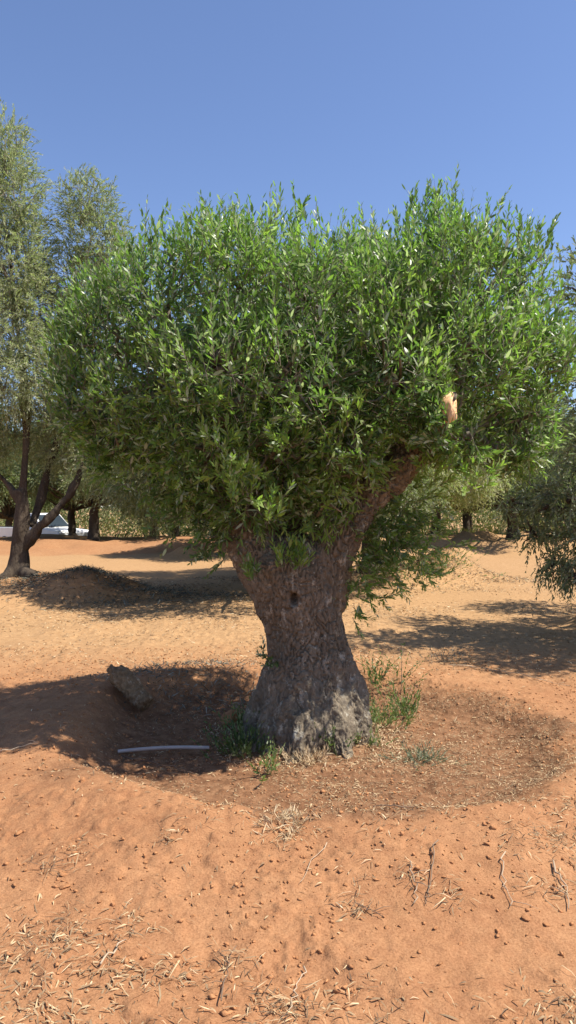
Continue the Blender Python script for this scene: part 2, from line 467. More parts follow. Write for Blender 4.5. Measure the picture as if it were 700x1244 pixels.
trunk_me.vertices.foreach_set('co', v2.astype(np.float32).ravel()); trunk_me.update()
trunk_me.polygons.foreach_set('use_smooth', np.ones(len(trunk_me.polygons), bool))
obj('trunk', trunk_me, M_BARK, big)

main_px = [
    (140, 430, 70, 95, 0.062, 0.464), (205, 375, 75, 82, -0.053, 0.54), (290, 350, 85, 70, -0.166, 0.68), (375, 370, 85, 68, -0.199, 0.72),
    (455, 376, 70, 68, -0.133, 0.72), (532, 342, 60, 64, -0.066, 0.68), (592, 358, 48, 70, 0.039, 0.602), (622, 438, 48, 72, 0.039, 0.533),
    (632, 510, 46, 58, -0.033, 0.44), (560, 440, 75, 80, -0.298, 0.56), (470, 460, 85, 80, -0.431, 0.6), (370, 455, 90, 85, -0.497, 0.64),
    (275, 450, 90, 80, -0.431, 0.64), (185, 480, 75, 70, -0.159, 0.468), (112, 485, 48, 62, 0, 0.387), (150, 530, 55, 42, 0, 0.348),
    (245, 540, 75, 60, -0.298, 0.44), (330, 555, 75, 60, -0.365, 0.4), (415, 550, 65, 55, -0.332, 0.4), (300, 610, 55, 42, -0.232, 0.304),
    (390, 612, 48, 42, -0.212, 0.272), (250, 600, 42, 40, -0.133, 0.28), (560, 535, 55, 42, -0.199, 0.4), (610, 552, 42, 32, -0.066, 0.32),
    (260, 430, 110, 95, 0.42, 0.6), (390, 410, 130, 100, 0.6, 0.68), (540, 420, 110, 100, 0.546, 0.688), (330, 520, 120, 80, 0.468, 0.602),
    (425, 352, 60, 52, -0.05, 0.6), (665, 440, 24, 50, 0, 0.35), (470, 520, 90, 70, 0.312, 0.516),
]
SUN_EL, SUN_AZ = R(57), R(8)          # azimuth: from +X, positive = turned towards the camera side
SUN_DIR = np.array([math.cos(SUN_EL) * math.cos(SUN_AZ), -math.cos(SUN_EL) * math.sin(SUN_AZ), math.sin(SUN_EL)])
STUB = W(549, 493, TY - .82)
blobs = [px_blob(*b) for b in main_px]
leaf, stem = Acc(), Acc()
def grow(blobs, dens, up_lo, up_hi, S_rng, K, lL, lW, tone_base, shell, inside, zlo, zhi, rnd=.5, gap=9):
    p, n, ids = blob_points(blobs, dens, shell, inside)
    hz = smooth01(zlo, zhi, p[:, 2])
    up = up_lo + (up_hi - up_lo) * hz
    D = n * (1 - .35 * hz[:, None]) + np.array([0, 0, 1.0]) * up[:, None] + rnd * rng.normal(size=p.shape)
    S = (S_rng[0] + (S_rng[1] - S_rng[0]) * rng.random(len(p))) * (.85 + .3 * hz)
    patch = vnoise(p[:, 0] * 2.6, p[:, 1] * 2.6, p[:, 2] * 2.6)
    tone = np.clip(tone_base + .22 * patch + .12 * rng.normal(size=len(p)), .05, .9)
    q = p
    px = CX + q[:, 0] / q[:, 1] * FPX; py = HY - (q[:, 2] - EYE) / q[:, 1] * FPX
    k = ~((((px - 552) / 13)**2 + ((py - 493) / 22)**2 < 1) & (q[:, 1] < TY - .2))      # shoots cleared from the view of the sawn limb
    k &= vnoise(q[:, 0] * 3.4 + 20, q[:, 1] * 3.4, q[:, 2] * 3.4 + 7) < gap
    rel = q - STUB; al = rel @ SUN_DIR
    k &= ~((al > 0) & (al < 1.2) & (np.linalg.norm(rel - al[:, None] * SUN_DIR, axis=1) < .085))  # shoots also removed along the sun's path so light reaches the sawn face
    p, D, S, tone = p[k], D[k], S[k], tone[k]
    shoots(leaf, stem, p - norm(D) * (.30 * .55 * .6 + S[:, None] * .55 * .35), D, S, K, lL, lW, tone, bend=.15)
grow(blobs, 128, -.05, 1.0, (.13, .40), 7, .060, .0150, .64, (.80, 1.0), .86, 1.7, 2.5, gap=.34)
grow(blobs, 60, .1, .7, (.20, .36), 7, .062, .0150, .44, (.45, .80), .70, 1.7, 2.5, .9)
# tall whippy shoots standing out of the top and the sides
tp, td, ts = [], [], []
for px, py, n, dx in [(125, 350, 10, -.3), (165, 310, 16, -.15), (205, 290, 16, -.1), (250, 282, 18, 0), (300, 282, 18, 0), (345, 285, 18, 0), (400, 300, 12, .05), (440, 305, 12, 0), (478, 300, 14, -.05),
                      (510, 268, 16, .05), (535, 270, 14, .15), (512, 250, 9, .05), (528, 244, 7, .1), (555, 252, 6, .1), (470, 276, 6, -.1), (316, 262, 7, 0), (262, 268, 6, 0), (190, 280, 6, -.1), (352, 262, 6, .05), (600, 262, 6, .1), (650, 270, 5, .1), (572, 280, 16, .05), (612, 290, 14, .12), (645, 300, 12, .15), (662, 345, 8, .35), (668, 400, 16, .5), (672, 440, 10, .5), (75, 440, 8, -.5), (90, 400, 8, -.4)]:
    for _ in range(n):
        Y = TY + rng.uniform(-.55, .75)
        q = W(px + rng.uniform(-22, 22), py + 12 + rng.uniform(-4, 34), Y)
        tp.append(q); td.append((dx + rng.normal() * .22, rng.normal() * .2, 1.0)); ts.append(rng.uniform(.14, .33))
shoots(leaf, stem, np.array(tp), np.array(td), np.array(ts), 8, .058, .0150, np.full(len(tp), .50) + .1 * rng.normal(size=len(tp)), .05, (.4, .7))
# bright young sprigs low in front, and the sprigs hanging beside and on the trunk
def sprig_cluster(px, py, Y, n, spread, S, tone, D=(0, -.4, .8), L=.058, jit=.45, K=7, bend=.1):
    q = np.array([W(px, py, Y) + rng.normal(size=3) * spread for _ in range(n)])
    d = np.array(D) + jit * rng.normal(size=(n, 3))
    shoots(leaf, stem, q, d, S * (.7 + .6 * rng.random(n)), K, L, L * .26, np.clip(np.full(n, tone) + .07 * rng.normal(size=n), 0, .93), bend, (.5, .8))
for px, py, n in ((285, 575, 14), (300, 600, 9), (262, 545, 10), (350, 545, 8), (420, 520, 8), (215, 560, 8), (530, 575, 9), (575, 585, 10), (330, 630, 7)):
    sprig_cluster(px, py, TY - .80 if 230 < px < 450 else TY - .5, n, .05, .17, .80, L=.06)
sprig_cluster(533, 525, TY - .75, 26, .05, .15, .4, (0, -.5, .5), jit=.5)
sprig_cluster(525, 505, TY - .75, 16, .04, .14, .4, (-.2, -.5, .5), jit=.5)
sprig_cluster(512, 545, TY - .5, 16, .05, .15, .35, (0, -.5, .2), jit=.5)
sprig_cluster(348, 690, TY - .42, 12, .03, .20, .80, (0, -.15, 1.0), jit=.2)
sprig_cluster(362, 690, TY - .42, 8, .03, .16, .72, (.1, -.15, 1.0), jit=.3)
sprig_cluster(310, 705, TY - .38, 6, .02, .15, .5, (-.4, -.2, .6), jit=.4)
sprig_cluster(328, 800, TY - .30, 12, .035, .10, .18, (-.5, -.6, .3), L=.035, jit=.5)
for px, py, n, t in ((448, 640, 24, .3), (470, 665, 26, .3), (440, 690, 22, .34), (500, 670, 18, .42), (520, 678, 10, .5), (432, 715, 13, .42), (455, 612, 18, .3), (485, 630, 20, .32), (505, 610, 12, .5), (470, 640, 22, .3), (440, 665, 16, .3)):
    sprig_cluster(px, py, TY + .05, int(n * 1.9), .10, .16, t + .12, (.55, -.15, -.05), jit=.6, bend=-.05, L=.05)
for px, py, n, t in ((248, 650, 12, .34), (262, 672, 8, .3), (215, 625, 12, .35), (235, 610, 14, .3), (180, 590, 14, .35), (270, 640, 14, .25), (125, 565, 12, .4), (210, 590, 16, .35)):
    sprig_cluster(px, py, TY - .1, int(n * 1.5), .08, .18, t, (-.4, -.15, -.15), jit=.6, bend=-.05, L=.052)
def local(acc, off): acc.v = [q - off for q in acc.v]
local(leaf, toff); local(stem, toff)
crown = obj('crown', leaf.mesh('olive_crown'), M_LEAF, big)
# branches carrying the crown
br = Acc()
starts = [T(300, 640), T(270, 580, -.05), T(255, 530, -.05), T(432, 625, -.06), T(490, 560, -.06), T(520, 520, 0), T(345, 640, .25), T(340, 580, .4), T(560, 440, .1), T(237, 450)]
for b in blobs:
    c = np.array(b[:3]) - toff
    sgo = min(starts, key=lambda q: np.linalg.norm(c - q) + .5 * max(0, q[2] - c[2]))
    mid = (sgo + c) / 2 + rng.normal(size=3) * .08 + np.array([0, 0, .04])
    r0 = .035 + .02 * rng.random()
    pts = [sgo + (mid - sgo) * t for t in (0, .5)] + [mid, (mid + c) / 2 + rng.normal(size=3) * .04, c]
    tube(br, pts, np.linspace(r0, r0 * .35, 5), 7)
    for _ in range(9):
        e = c + norm(rng.normal(size=3)) * np.array(b[3:]) * .78
        m = (c + e) / 2 + rng.normal(size=3) * .05
        tube(br, [pts[3 if rng.random() < .5 else 4], m, e], [r0 * .35, r0 * .25, .004], 5)
obj('branches', br.mesh('olive_branches', True), M_TWIG, big)
obj('shoot_stems', stem.mesh('olive_stems'), M_TWIG, crown)
# the sawn-off limb end
st = Acc()
c0, c1 = T(536, 505, -.62), T(546, 480, -.80)
tube(st, [T(522, 545, -.15), c0, c1], [.06, .052, .046], 14)
stub = obj('cut_limb', st.mesh('cut_limb', True), M_BARK, big)
cf = Acc()
ce = T(549, 493, -.82); nrm_ = norm(np.array([.70, -.66, .22]))
ua = norm(np.cross(nrm_, [.25, 0, 1.0])); va = np.cross(ua, nrm_)
th = np.linspace(0, 2 * np.pi, 26, endpoint=False)
wob = 1 + .10 * np.sin(3 * th + .5) + .06 * np.sin(5 * th)
front = ce + nrm_ * .012 + (np.cos(th) * wob * .036)[:, None] * ua + (np.sin(th) * wob * .088)[:, None] * va
back = ce - nrm_ * .05 + (np.cos(th) * wob * .041)[:, None] * ua + (np.sin(th) * wob * .093)[:, None] * va
vv = np.concatenate([front, back, [ce + nrm_ * .006]])
f, cc = [], []
for j in range(26):
    k = (j + 1) % 26
    f += [26 + j, 26 + k, k, j]; cc.append(4)
    f += [j, k, 52]; cc.append(3)
cf.add(vv, f, cc)
face = obj('cut_face', cf.mesh('cut_face'), M_CUT, stub)
face['label'] = 'pale orange freshly sawn wood face'

# ------------------------------------------------------------------ the other olives
def limb(acc, pts, rad, seg=9, rough=.02):
    pts = np.asarray(pts, float); k = len(pts); q, rr = [], []
    for i in range(k - 1):
        p0, p1, p2, p3 = pts[max(i - 1, 0)], pts[i], pts[i + 1], pts[min(i + 2, k - 1)]
        for t in np.linspace(0, 1, 5, endpoint=False):
            q.append(.5 * ((2 * p1) + (-p0 + p2) * t + (2 * p0 - 5 * p1 + 4 * p2 - p3) * t * t + (-p0 + 3 * p1 - 3 * p2 + p3) * t**3)); rr.append(rad[i] * (1 - t) + rad[i + 1] * t)
    q.append(pts[-1]); rr.append(rad[-1])
    q = np.array(q) + rng.normal(size=(len(q), 3)) * rough
    tube(acc, q, np.array(rr) * (1 + .08 * rng.normal(size=len(rr))), seg)

def wispy(blobs, dens, S_rng, K, lL, lW, tone_fn, droop_lo, droop_hi, zr, stem_acc, la, cheap=True, shell=(.35, 1.0), inside=.5, rnd=.5, stem_r=.003):
    p, n, ids = blob_points(blobs, dens, shell, inside)
    hz = smooth01(zr[0], zr[1], p[:, 2])
    z = droop_lo + (droop_hi - droop_lo) * hz
    D = n * .8 + np.array([0, 0, 1.0]) * z[:, None] + rnd * rng.normal(size=p.shape)
    S = S_rng[0] + (S_rng[1] - S_rng[0]) * rng.random(len(p))
    shoots(la, stem_acc, p - norm(D) * S[:, None] * .4, D, S, K, lL, lW, tone_fn(p), -.5 if droop_lo < 0 else .1, (.4, .9), stem_r, cheap)

# left tree: two leaders, dry grey-tan crown
ax0, ay0 = TREE_A; az0 = Hs(ax0, ay0)
tA = empty('olive_tree', (ax0, ay0, az0))
tag(tA, 'tall grey-green olive tree with forked dark trunk standing by a dug-up earth heap', 'tree', 'olive trees of the grove behind')
offA = np.array([ax0, ay0, az0])
def A(px, py, dy=0): return W(px, py, ay0 + dy) - offA
tm = remesh_skeleton('trunk', [
    ([A(20, 720), A(20, 700), A(22, 675), A(24, 650), A(27, 620), A(27, 595)], [0.231, 0.204, 0.156, 0.129, 0.116, 0.116]),
    ([A(27, 615), A(30, 570), A(32, 525), A(30, 470, .1), A(22, 400, .2), A(12, 310, .1)], [0.102, 0.078, 0.068, 0.061, 0.048, 0.034]),
    ([A(24, 608), A(6, 585), A(-15, 560, -.2), A(-45, 500, -.3), A(-60, 420, -.2)], [0.082, 0.068, 0.061, 0.051, 0.034]),
    ([A(26, 668), A(45, 645, -.05), A(62, 628, -.1), A(80, 606, .0), A(96, 580, .1), A(112, 520, .3), A(112, 430, .3), A(112, 330, .3)], [0.088, 0.078, 0.075, 0.068, 0.061, 0.054, 0.041, 0.027]),
    ([A(40, 640, .15), A(52, 600, .35), A(62, 560, .5), A(80, 500, .6), A(90, 400, .6)], [0.082, 0.075, 0.068, 0.054, 0.034]),
    ([A(20, 690), A(45, 706, -.3)], [0.136, 0.068]), ([A(20, 690), A(0, 706, -.3)], [0.136, 0.068]), ([A(20, 690), A(28, 712, .4)], [0.136, 0.068])], .022)
v, nn = get_vn(tm)
v2 = v + nn * (vnoise(v[:, 0] * 5, v[:, 1] * 5, v[:, 2] * 1.3) * .04 + vnoise(v[:, 0] * 15, v[:, 1] * 15, v[:, 2] * 4) * .02)[:, None]
tm.vertices.foreach_set('co', v2.astype(np.float32).ravel()); tm.update()
tm.polygons.foreach_set('use_smooth', np.ones(len(tm.polygons), bool))
obj('trunk', tm, M_BARK_FAR, tA)
def ab(cx, cy, rx, ry, dy, rd):
    Y = ay0 + dy; s = Y / FPX; c = W(cx, cy, Y) - offA
    return (*c, rx * s, rd, ry * s)
la, sa = Acc(), Acc()
blA = [ab(5, 180, 34, 46, 0, .6), (ab(-30, 220, 50, 70, .2, .9)), ab(22, 235, 36, 50, -.1, .6), ab(36, 300, 30, 55, 0, .55), ab(48, 375, 30, 60, -.1, .6), ab(40, 450, 36, 55, -.3, .6), ab(70, 480, 36, 50, .1, .6), ab(14, 320, 46, 60, -.2, .8), ab(-40, 340, 60, 90, 0, 1.0), ab(22, 400, 34, 60, -.3, .7),
       ab(5, 460, 46, 55, -.4, .8), ab(-60, 460, 60, 80, -.2, 1.0), ab(30, 360, 30, 55, .1, .6), ab(-100, 300, 60, 90, .3, 1.1),
       ab(108, 242, 40, 34, .3, .5), ab(114, 290, 52, 48, .3, .6), ab(150, 590, 45, 30, .4, .6), ab(195, 602, 40, 26, .4, .5), ab(92, 345, 36, 50, .3, .6), ab(140, 330, 34, 55, .3, .6), ab(85, 405, 30, 55, .3, .6), ab(120, 420, 50, 60, .3, .7), ab(95, 490, 46, 55, .4, .7),
       ab(70, 540, 40, 36, .5, .6), ab(120, 555, 50, 38, .4, .6), ab(20, 520, 26, 34, .5, .6), ab(-20, 545, 36, 40, .5, .6)]
def toneA(p):
    tan_ = np.exp(-((p[:, 2] - 4.1) / 1.2)**2) * (p[:, 0] < 1.1)
    return np.clip(.36 + .24 * tan_ + .14 * vnoise(p[:, 0] * 1.8, p[:, 1] * 1.8, p[:, 2] * 1.8) + .12 * rng.normal(size=len(p)), .02, .9)
wispy(blA, 78, (.22, .50), 9, .074, .016, toneA, -.25, .55, (3, 6.2), sa, la, stem_r=.0018)
cA = obj('crown', la.mesh('left_crown'), M_LEAF_GREY, tA)
obj('shoot_stems', sa.mesh('left_stems'), M_TWIG, cA)
ba = Acc()
for b in blA:
    c = np.array(b[:3])
    for _ in range(7):
        e = c + norm(rng.normal(size=3)) * np.array(b[3:]) * .8
        limb(ba, [c * np.array([.9, .9, .93]), (c + e) / 2 + rng.normal(size=3) * .08, e], [.014, .009, .004], 5, .01)
obj('branches', ba.mesh('left_branches', True), M_TWIG, tA)

# right tree, trunk outside the frame, boughs hanging to the ground
gx0, gy0 = TREE_G; gz0 = Hs(gx0, gy0)
tG = empty('olive_tree', (gx0, gy0, gz0))
tag(tG, 'dark grey-green olive whose drooping boughs nearly touch the ground', 'tree', 'olive trees of the grove behind')
la, sa, ba = Acc(), Acc(), Acc()
limb(ba, [(0, 0, -.2), (0, 0, .3), (.05, 0, .9), (-.1, .05, 1.4)], [.34, .26, .22, .2], 14, .01)
blG = []
for _ in range(26):
    a = rng.uniform(0, 2 * np.pi); rr = rng.uniform(.6, 2.65); z = rng.uniform(1.9, 3.9)
    blG.append((math.cos(a) * rr, math.sin(a) * rr, z, rng.uniform(.6, .95), rng.uniform(.6, .95), rng.uniform(.5, .8)))
def gb(cx, cy, rx, ry, dy, rd):
    Y = gy0 + dy; s = Y / FPX; c = W(cx, cy, Y) - np.array([gx0, gy0, gz0])
    return (*c, rx * s, rd, ry * s)
blG += [gb(715, 470, 34, 60, -.4, .6), gb(712, 550, 42, 45, -.5, .6), gb(690, 610, 34, 38, -.6, .5), gb(708, 660, 34, 36, -.7, .5), gb(700, 700, 22, 18, -.8, .35), gb(740, 640, 40, 60, -.6, .6), gb(668, 615, 16, 16, -.4, .3), gb(655, 600, 30, 32, .2, .5), gb(648, 648, 22, 24, .1, .4), gb(672, 685, 20, 22, -.3, .35), gb(622, 612, 22, 20, .5, .4)]
toneG = lambda p: np.clip(.42 + .15 * vnoise(p[:, 0] * 2, p[:, 1] * 2, p[:, 2] * 2) + .13 * rng.normal(size=len(p)), .02, .95)
wispy(blG, 52, (.20, .40), 8, .066, .0175, toneG, -.6, .6, (1.2, 3.2), sa, la, False, stem_r=.003)
for b in blG:
    c = np.array(b[:3])
    limb(ba, [(-.1, .05, 1.3), c * np.array([.45, .45, .75]) + np.array([0, 0, .25]), c], [.09, .05, .02], 6, .02)
    for _ in range(5):
        e = c + norm(rng.normal(size=3)) * np.array(b[3:]) * .8
        limb(ba, [c, (c + e) / 2, e], [.018, .012, .005], 5, .01)
obj('trunk', ba.mesh('right_trunk', True), M_BARK_FAR, tG)
cG = obj('crown', la.mesh('right_crown'), M_LEAF_DARK, tG)
obj('shoot_stems', sa.mesh('right_stems'), M_TWIG, cG)

# generic orchard tree, variants shared by copies
def make_olive(seed, height, rad, leafL, dens, clear=1.2, K=7, fork=1.1):
    global rng
    keep = rng; rng = np.random.default_rng(seed)
    la, ba = Acc(), Acc()
    limb(ba, [(0, 0, -.5), (0, 0, .05), (.03, 0, .5), (rng.normal() * .10, .03, fork * .75), (rng.normal() * .12, 0, fork)], [.34, .25, .185, .17, .14], 12, .006)
    bl = []
    nb = 22
    for i in range(nb):
        a = i * 2.4 + rng.normal() * .3; t = (i + .5) / nb
        z = clear + .55 + (height - clear - 1.0) * t
        rr = rad * (.35 + .55 * rng.random()) * (1 - .55 * t**2)
        s = rng.uniform(.65, 1.0) * rad * .36
        bl.append((math.cos(a) * rr, math.sin(a) * rr, z, s, s, s * rng.uniform(.7, .95)))
    for k in range(9):
        a = k * .7 + rng.normal() * .2
        bl.append((math.cos(a) * rad * .82, math.sin(a) * rad * .82, clear + .35 + rng.random() * .5, rad * .22, rad * .22, .45))
    for b in bl:
        c = np.array(b[:3])
        limb(ba, [(0, 0, fork - .1), c * np.array([.35, .35, .6]) + np.array([0, 0, .2]), c], [.10, .06, .02], 6, .03)
    tone = lambda p: np.clip(.45 + .17 * vnoise(p[:, 0] * 1.3, p[:, 1] * 1.3, p[:, 2] * 1.3) + .13 * rng.normal(size=len(p)), .02, .95)
    wispy(bl, dens, (.3, .6), K, leafL, leafL * .30, tone, -.5, .6, (clear, height * .6), None, la, True)
    r = la.mesh('grove_crown'), ba.mesh('grove_trunk', True)
    rng = keep
    return r
V = [make_olive(21, 5.6, 2.7, .12, 40, 1.6, 7, 1.5), make_olive(22, 5.4, 2.9, .12, 40, 1.3, 7, 1.4), make_olive(23, 6.2, 2.6, .12, 40, 1.75, 7, 1.6)]
VH = make_olive(31, 7.1, 2.75, .085, 75, 1.55, 8, 1.6)
def grove_tree(x, y, meshes, label, rz=0., s=1., mat=M_LEAF_FAR):
    o = empty('olive_tree', (x, y, Hs(x, y)), rz); o.scale = (s, s, s)
    tag(o, label, 'tree', 'olive trees of the grove behind')
    obj('trunk', meshes[1], M_BARK_FAR, o); obj('crown', meshes[0], mat, o)
    return o
grove_tree(*TREE_H, VH, 'tall pale olive tree standing directly behind the big stout olive', .4, 1., M_LEAF_GREY)
VI = make_olive(41, 4.7, 2.8, .078, 55, 1.25, 8, 1.2)
grove_tree(-.3, 13.2, VI, 'olive hidden behind the big trunk, only its low foliage showing on both sides', 1., 1., M_LEAF_DARK)
first = [grove_tree(TREE_F[0], TREE_F[1], V[1], 'dark low-crowned olive on a ringed mound, near the grove right edge', 1.2, .95, M_LEAF_FAR)]
def copy_tree(src, x, y, label, rz, s):
    o = src.copy(); col.objects.link(o)
    o.location = (x, y, Hs(x, y)); o.rotation_euler = (0, 0, rz); o.scale = (s, s, s); o['label'] = label
    for ch in src.children:
        c = ch.copy(); col.objects.link(c); c.parent = o
    return o
t2 = grove_tree(-7.45, 29.6, V[0], 'olive with dark upright trunk standing on the orange bank', .3, 1.)
t3 = grove_tree(-9.25, 33.2, V[2], 'olive with leaning trunk standing just beside the white pickup', 2.2, .95)
src = [first[0], t2, t3]
spots = [(-1.5, 24.0, 0, 'mid-distance olive just left of the big trunk, in front of the orange bank', 2.6, .9), (-2.6, 30.2, 0, 'far olive low over the orange bank, left of the big trunk', 1.0, 1.), (-4.9, 34.0, 2, 'far olive between the bank trunk and the big olive', 3.1, 1.), (1.2, 32.5, 1, 'far olive hidden behind the big olive trunk', 4.0, 1.),
         (6.1, 32.0, 1, 'far olive with dark stout trunk seen below the sawn limb', 5.2, 1.02), (8.4, 36.5, 2, 'slim-trunked far olive right of the stout-trunked one', .9, .95), (12.3, 33.5, 0, 'far olive behind the ringed-mound olive', 2.0, 1.05),
         (-14.8, 41, 1, 'far olive behind the white pickup', 1.1, 1.1), (-12.8, 27.5, 0, 'olive at the far left behind the tall forked tree', 4.4, 1.1), (-1, 43, 0, 'olive in the last row behind the bank', .2, 1.2), (4.5, 44, 2, 'olive in the last row behind the stout trunk', 2.8, 1.2), (10.5, 45, 1, 'olive in the last row behind the slim trunk', 3.6, 1.2), (-7.5, 43, 2, 'olive in the last row behind the two bank trunks', 5.0, 1.2), (16.5, 43, 1, 'olive in the last row at the grove right end', 5.6, 1.2), (15.5, 27, 2, 'olive beyond the drooping boughs at the right', 1.5, 1.05)]
for x, y, k, lab, rz, s in spots: copy_tree(src[k], x, y, lab, rz, s)

# far scrub closing the view
la = Acc()
n = 60000
x = rng.uniform(-42, 42, n); y = rng.uniform(49, 56, n)
top = 1.9 + 1.3 * vnoise(x * .35, y * .1) + .5 * vnoise(x * 1.5, y)
z = H(x, y) + top * rng.random(n)**.8
diamonds(la, np.stack([x, y, z], 1), rng.normal(size=(n, 3)) * .9 + np.array([0, 0, .5]), rng.normal(size=(n, 3)), .18 + .22 * rng.random(n), .06 + .07 * rng.random(n), np.clip(.45 + .25 * vnoise(x * .5, y * .5) + .15 * rng.normal(size=n), 0, 1))
n = 14000
x = rng.uniform(-20, 20, n); y = rng.uniform(31.5, 40, n); keepm = (vnoise(x * .6, y * .6) > .05) & ~((x > -17) & (x < -7.5))
x, y = x[keepm], y[keepm]; n = len(x)
diamonds(la, np.stack([x, y, H(x, y)], 1), rng.normal(size=(n, 3)) * .6 + np.array([0, 0, .8]), rng.normal(size=(n, 3)), .2 + .4 * rng.random(n), .03 + .04 * rng.random(n), np.clip(.6 + .2 * rng.normal(size=n), 0, 1))
tag(obj('scrub', la.mesh('scrub'), M_SCRUB), 'yellow-green scrub and dry grass closing the view behind the grove', 'scrub', None, 'stuff')

# ------------------------------------------------------------------ white pickup beyond the bank
M_PAINT = plain('white_paint', (.78, .78, .77), .3, 0, .5, .03, 4)
M_GLASS = plain('dark_glass', (.03, .04, .045), .2, 0, .3, .1, 3)
M_RUBBER = plain('black_rubber', (.02, .02, .02), .85, 0, .3, .2, 30)
M_RED = plain('red_lens', (.42, .03, .02), .25, 0, .5, .05, 5)
M_CHROME = plain('grey_metal', (.45, .45, .45), .35, .8, .5, .05, 8)
px_, py_ = -11.7, 36.6
truck = empty('pickup_truck', (px_, py_, Hs(px_, py_)), R(-38))
tag(truck, 'white pickup truck half hidden behind the earth bank and the forked trunk', 'pickup')
def prism(profile, y0, y1, name, mat, parent, bev=.03, taper=0.0, ztaper=(0, 1)):
    bm = bmesh.new()
    def yy(y, z):
        t = min(1, max(0, (z - ztaper[0]) / (ztaper[1] - ztaper[0]))); return y * (1 - taper * t)
    a = [bm.verts.new((p[0], yy(y0, p[1]), p[1])) for p in profile]; b = [bm.verts.new((p[0], yy(y1, p[1]), p[1])) for p in profile]
    bm.faces.new(a); bm.faces.new(b[::-1])
    for i in range(len(profile)):
        j = (i + 1) % len(profile); bm.faces.new([a[j], a[i], b[i], b[j]])
    bmesh.ops.recalc_face_normals(bm, faces=bm.faces)
    if bev: bmesh.ops.bevel(bm, geom=list(bm.edges), offset=bev, segments=2, affect='EDGES', profile=.6)
    me = bpy.data.meshes.new(name); bm.to_mesh(me); bm.free()
    return obj(name, me, mat, parent)
body = prism([(-2.6, .5), (2.45, .5), (2.6, .62), (2.6, .95), (2.5, 1.06), (1.25, 1.14), (-.55, 1.14), (-2.6, 1.14)], -.86, .86, 'body', M_PAINT, truck, .04)
cab = prism([(-.52, 1.12), (1.28, 1.12), (.52, 1.76), (.3, 1.82), (-.38, 1.82), (-.5, 1.74)], -.82, .82, 'cab', M_PAINT, truck, .035, .16, (1.12, 1.82))
for s in (-1, 1):
    prism([(-.40, 1.2), (.98, 1.2), (.42, 1.68), (-.36, 1.7)], s * .838 - .012, s * .838 + .012, 'side_window', M_GLASS, truck, 0, .10, (1.2, 1.7))
bm = bmesh.new()
for (x0, z0), (x1, z1), nm in (((1.20, 1.215), (.58, 1.735), 'windscreen'), ((-.535, 1.24), (-.52, 1.70), 'rear_window')):
    bm = bmesh.new(); dx = .012 if nm == 'windscreen' else -.012
    q = [bm.verts.new(c) for c in ((x0 + dx, -.72, z0), (x0 + dx, .72, z0), (x1 + dx, .60, z1), (x1 + dx, -.60, z1))]
    f = bm.faces.new(q); r = bmesh.ops.extrude_face_region(bm, geom=[f])
    bmesh.ops.translate(bm, vec=(dx, 0, .012), verts=[g for g in r['geom'] if isinstance(g, bmesh.types.BMVert)])
    bmesh.ops.recalc_face_normals(bm, faces=bm.faces)
    me = bpy.data.meshes.new(nm); bm.to_mesh(me); bm.free(); obj(nm, me, M_GLASS, truck)
bed = prism([(-2.45, 1.13), (-.65, 1.13), (-.65, 1.17), (-2.45, 1.17)], -.72, .72, 'cargo_bed', M_RUBBER, truck, .008)
prism([(2.58, .5), (2.72, .52), (2.72, .72), (2.58, .74)], -.84, .84, 'bumper', M_CHROME, truck, .02)
for s in (-1, 1):
    prism([(2.55, .80), (2.63, .80), (2.62, .95), (2.54, .97)], s * .68 - .14, s * .68 + .14, 'headlight', M_CHROME, truck, .015)
    prism([(-2.63, .78), (-2.58, .78), (-2.58, 1.08), (-2.63, 1.08)], s * .74 - .07, s * .74 + .07, 'tail_light', M_RED, truck, .01)
    prism([(1.02, 1.18), (1.14, 1.18), (1.14, 1.36), (1.02, 1.36)], s * .97 - .09, s * .97 + .09, 'mirror', M_PAINT, truck, .02)
for wx in (-1.65, 1.6):
    for s in (-1, 1):
        w = Acc(); th = np.linspace(0, 2 * np.pi, 33)[:-1]
        ringpts = [(.20, -.09), (.33, -.11), (.36, -.07), (.36, .07), (.33, .11), (.20, .09)]
        vv, f, cc = [], [], []
        for r_, t_ in ringpts: vv += [(math.cos(a) * r_, t_, math.sin(a) * r_) for a in th]
        for i in range(6):
            k = (i + 1) % 6
            for j in range(32): f += [i * 32 + j, i * 32 + (j + 1) % 32, k * 32 + (j + 1) % 32, k * 32 + j]; cc.append(4)
        w.add(vv, f, cc); wo = obj('wheel', w.mesh('tyre', True), M_RUBBER, truck, (wx, s * .82, .36))
        rm = Acc(); tube(rm, [(0, -.06, 0), (0, .06, 0)], [.21, .21], 20); obj('rim', rm.mesh('rim'), M_CHROME, wo)

# ------------------------------------------------------------------ things on the ground
# cut log
A0, B0 = P(141, 836), P(178, 868)
lg = Acc(); p0 = np.array([A0[0], A0[1], A0[2] + .11]); p1 = np.array([B0[0] + .02, B0[1] - .06, B0[2] + .085])
log_me = remesh_skeleton('log', [([p0, p0 * .7 + p1 * .3 + [0, 0, .015], p0 * .35 + p1 * .65, p1], [.088, .082, .078, .076]), ([p0 * .9 + p1 * .1, p0 + [-.06, -.02, .06]], [.055, .035]), ([p0 * .85 + p1 * .15, p0 * .9 + p1 * .1 + [.07, .02, .06]], [.06, .035])], .011)
v, nn = get_vn(log_me)
ld1, ld2 = worley(v * 26)
v2 = v + nn * (-.012 * (1 - smooth01(.02, .2, ld2 - ld1)) + vnoise(v[:, 0] * 11, v[:, 1] * 11, v[:, 2] * 11) * .012 + vnoise(v[:, 0] * 45, v[:, 1] * 45, v[:, 2] * 45) * .006)[:, None]
log_me.vertices.foreach_set('co', v2.astype(np.float32).ravel()); log_me.update()
log_me.polygons.foreach_set('use_smooth', np.ones(len(log_me.polygons), bool))
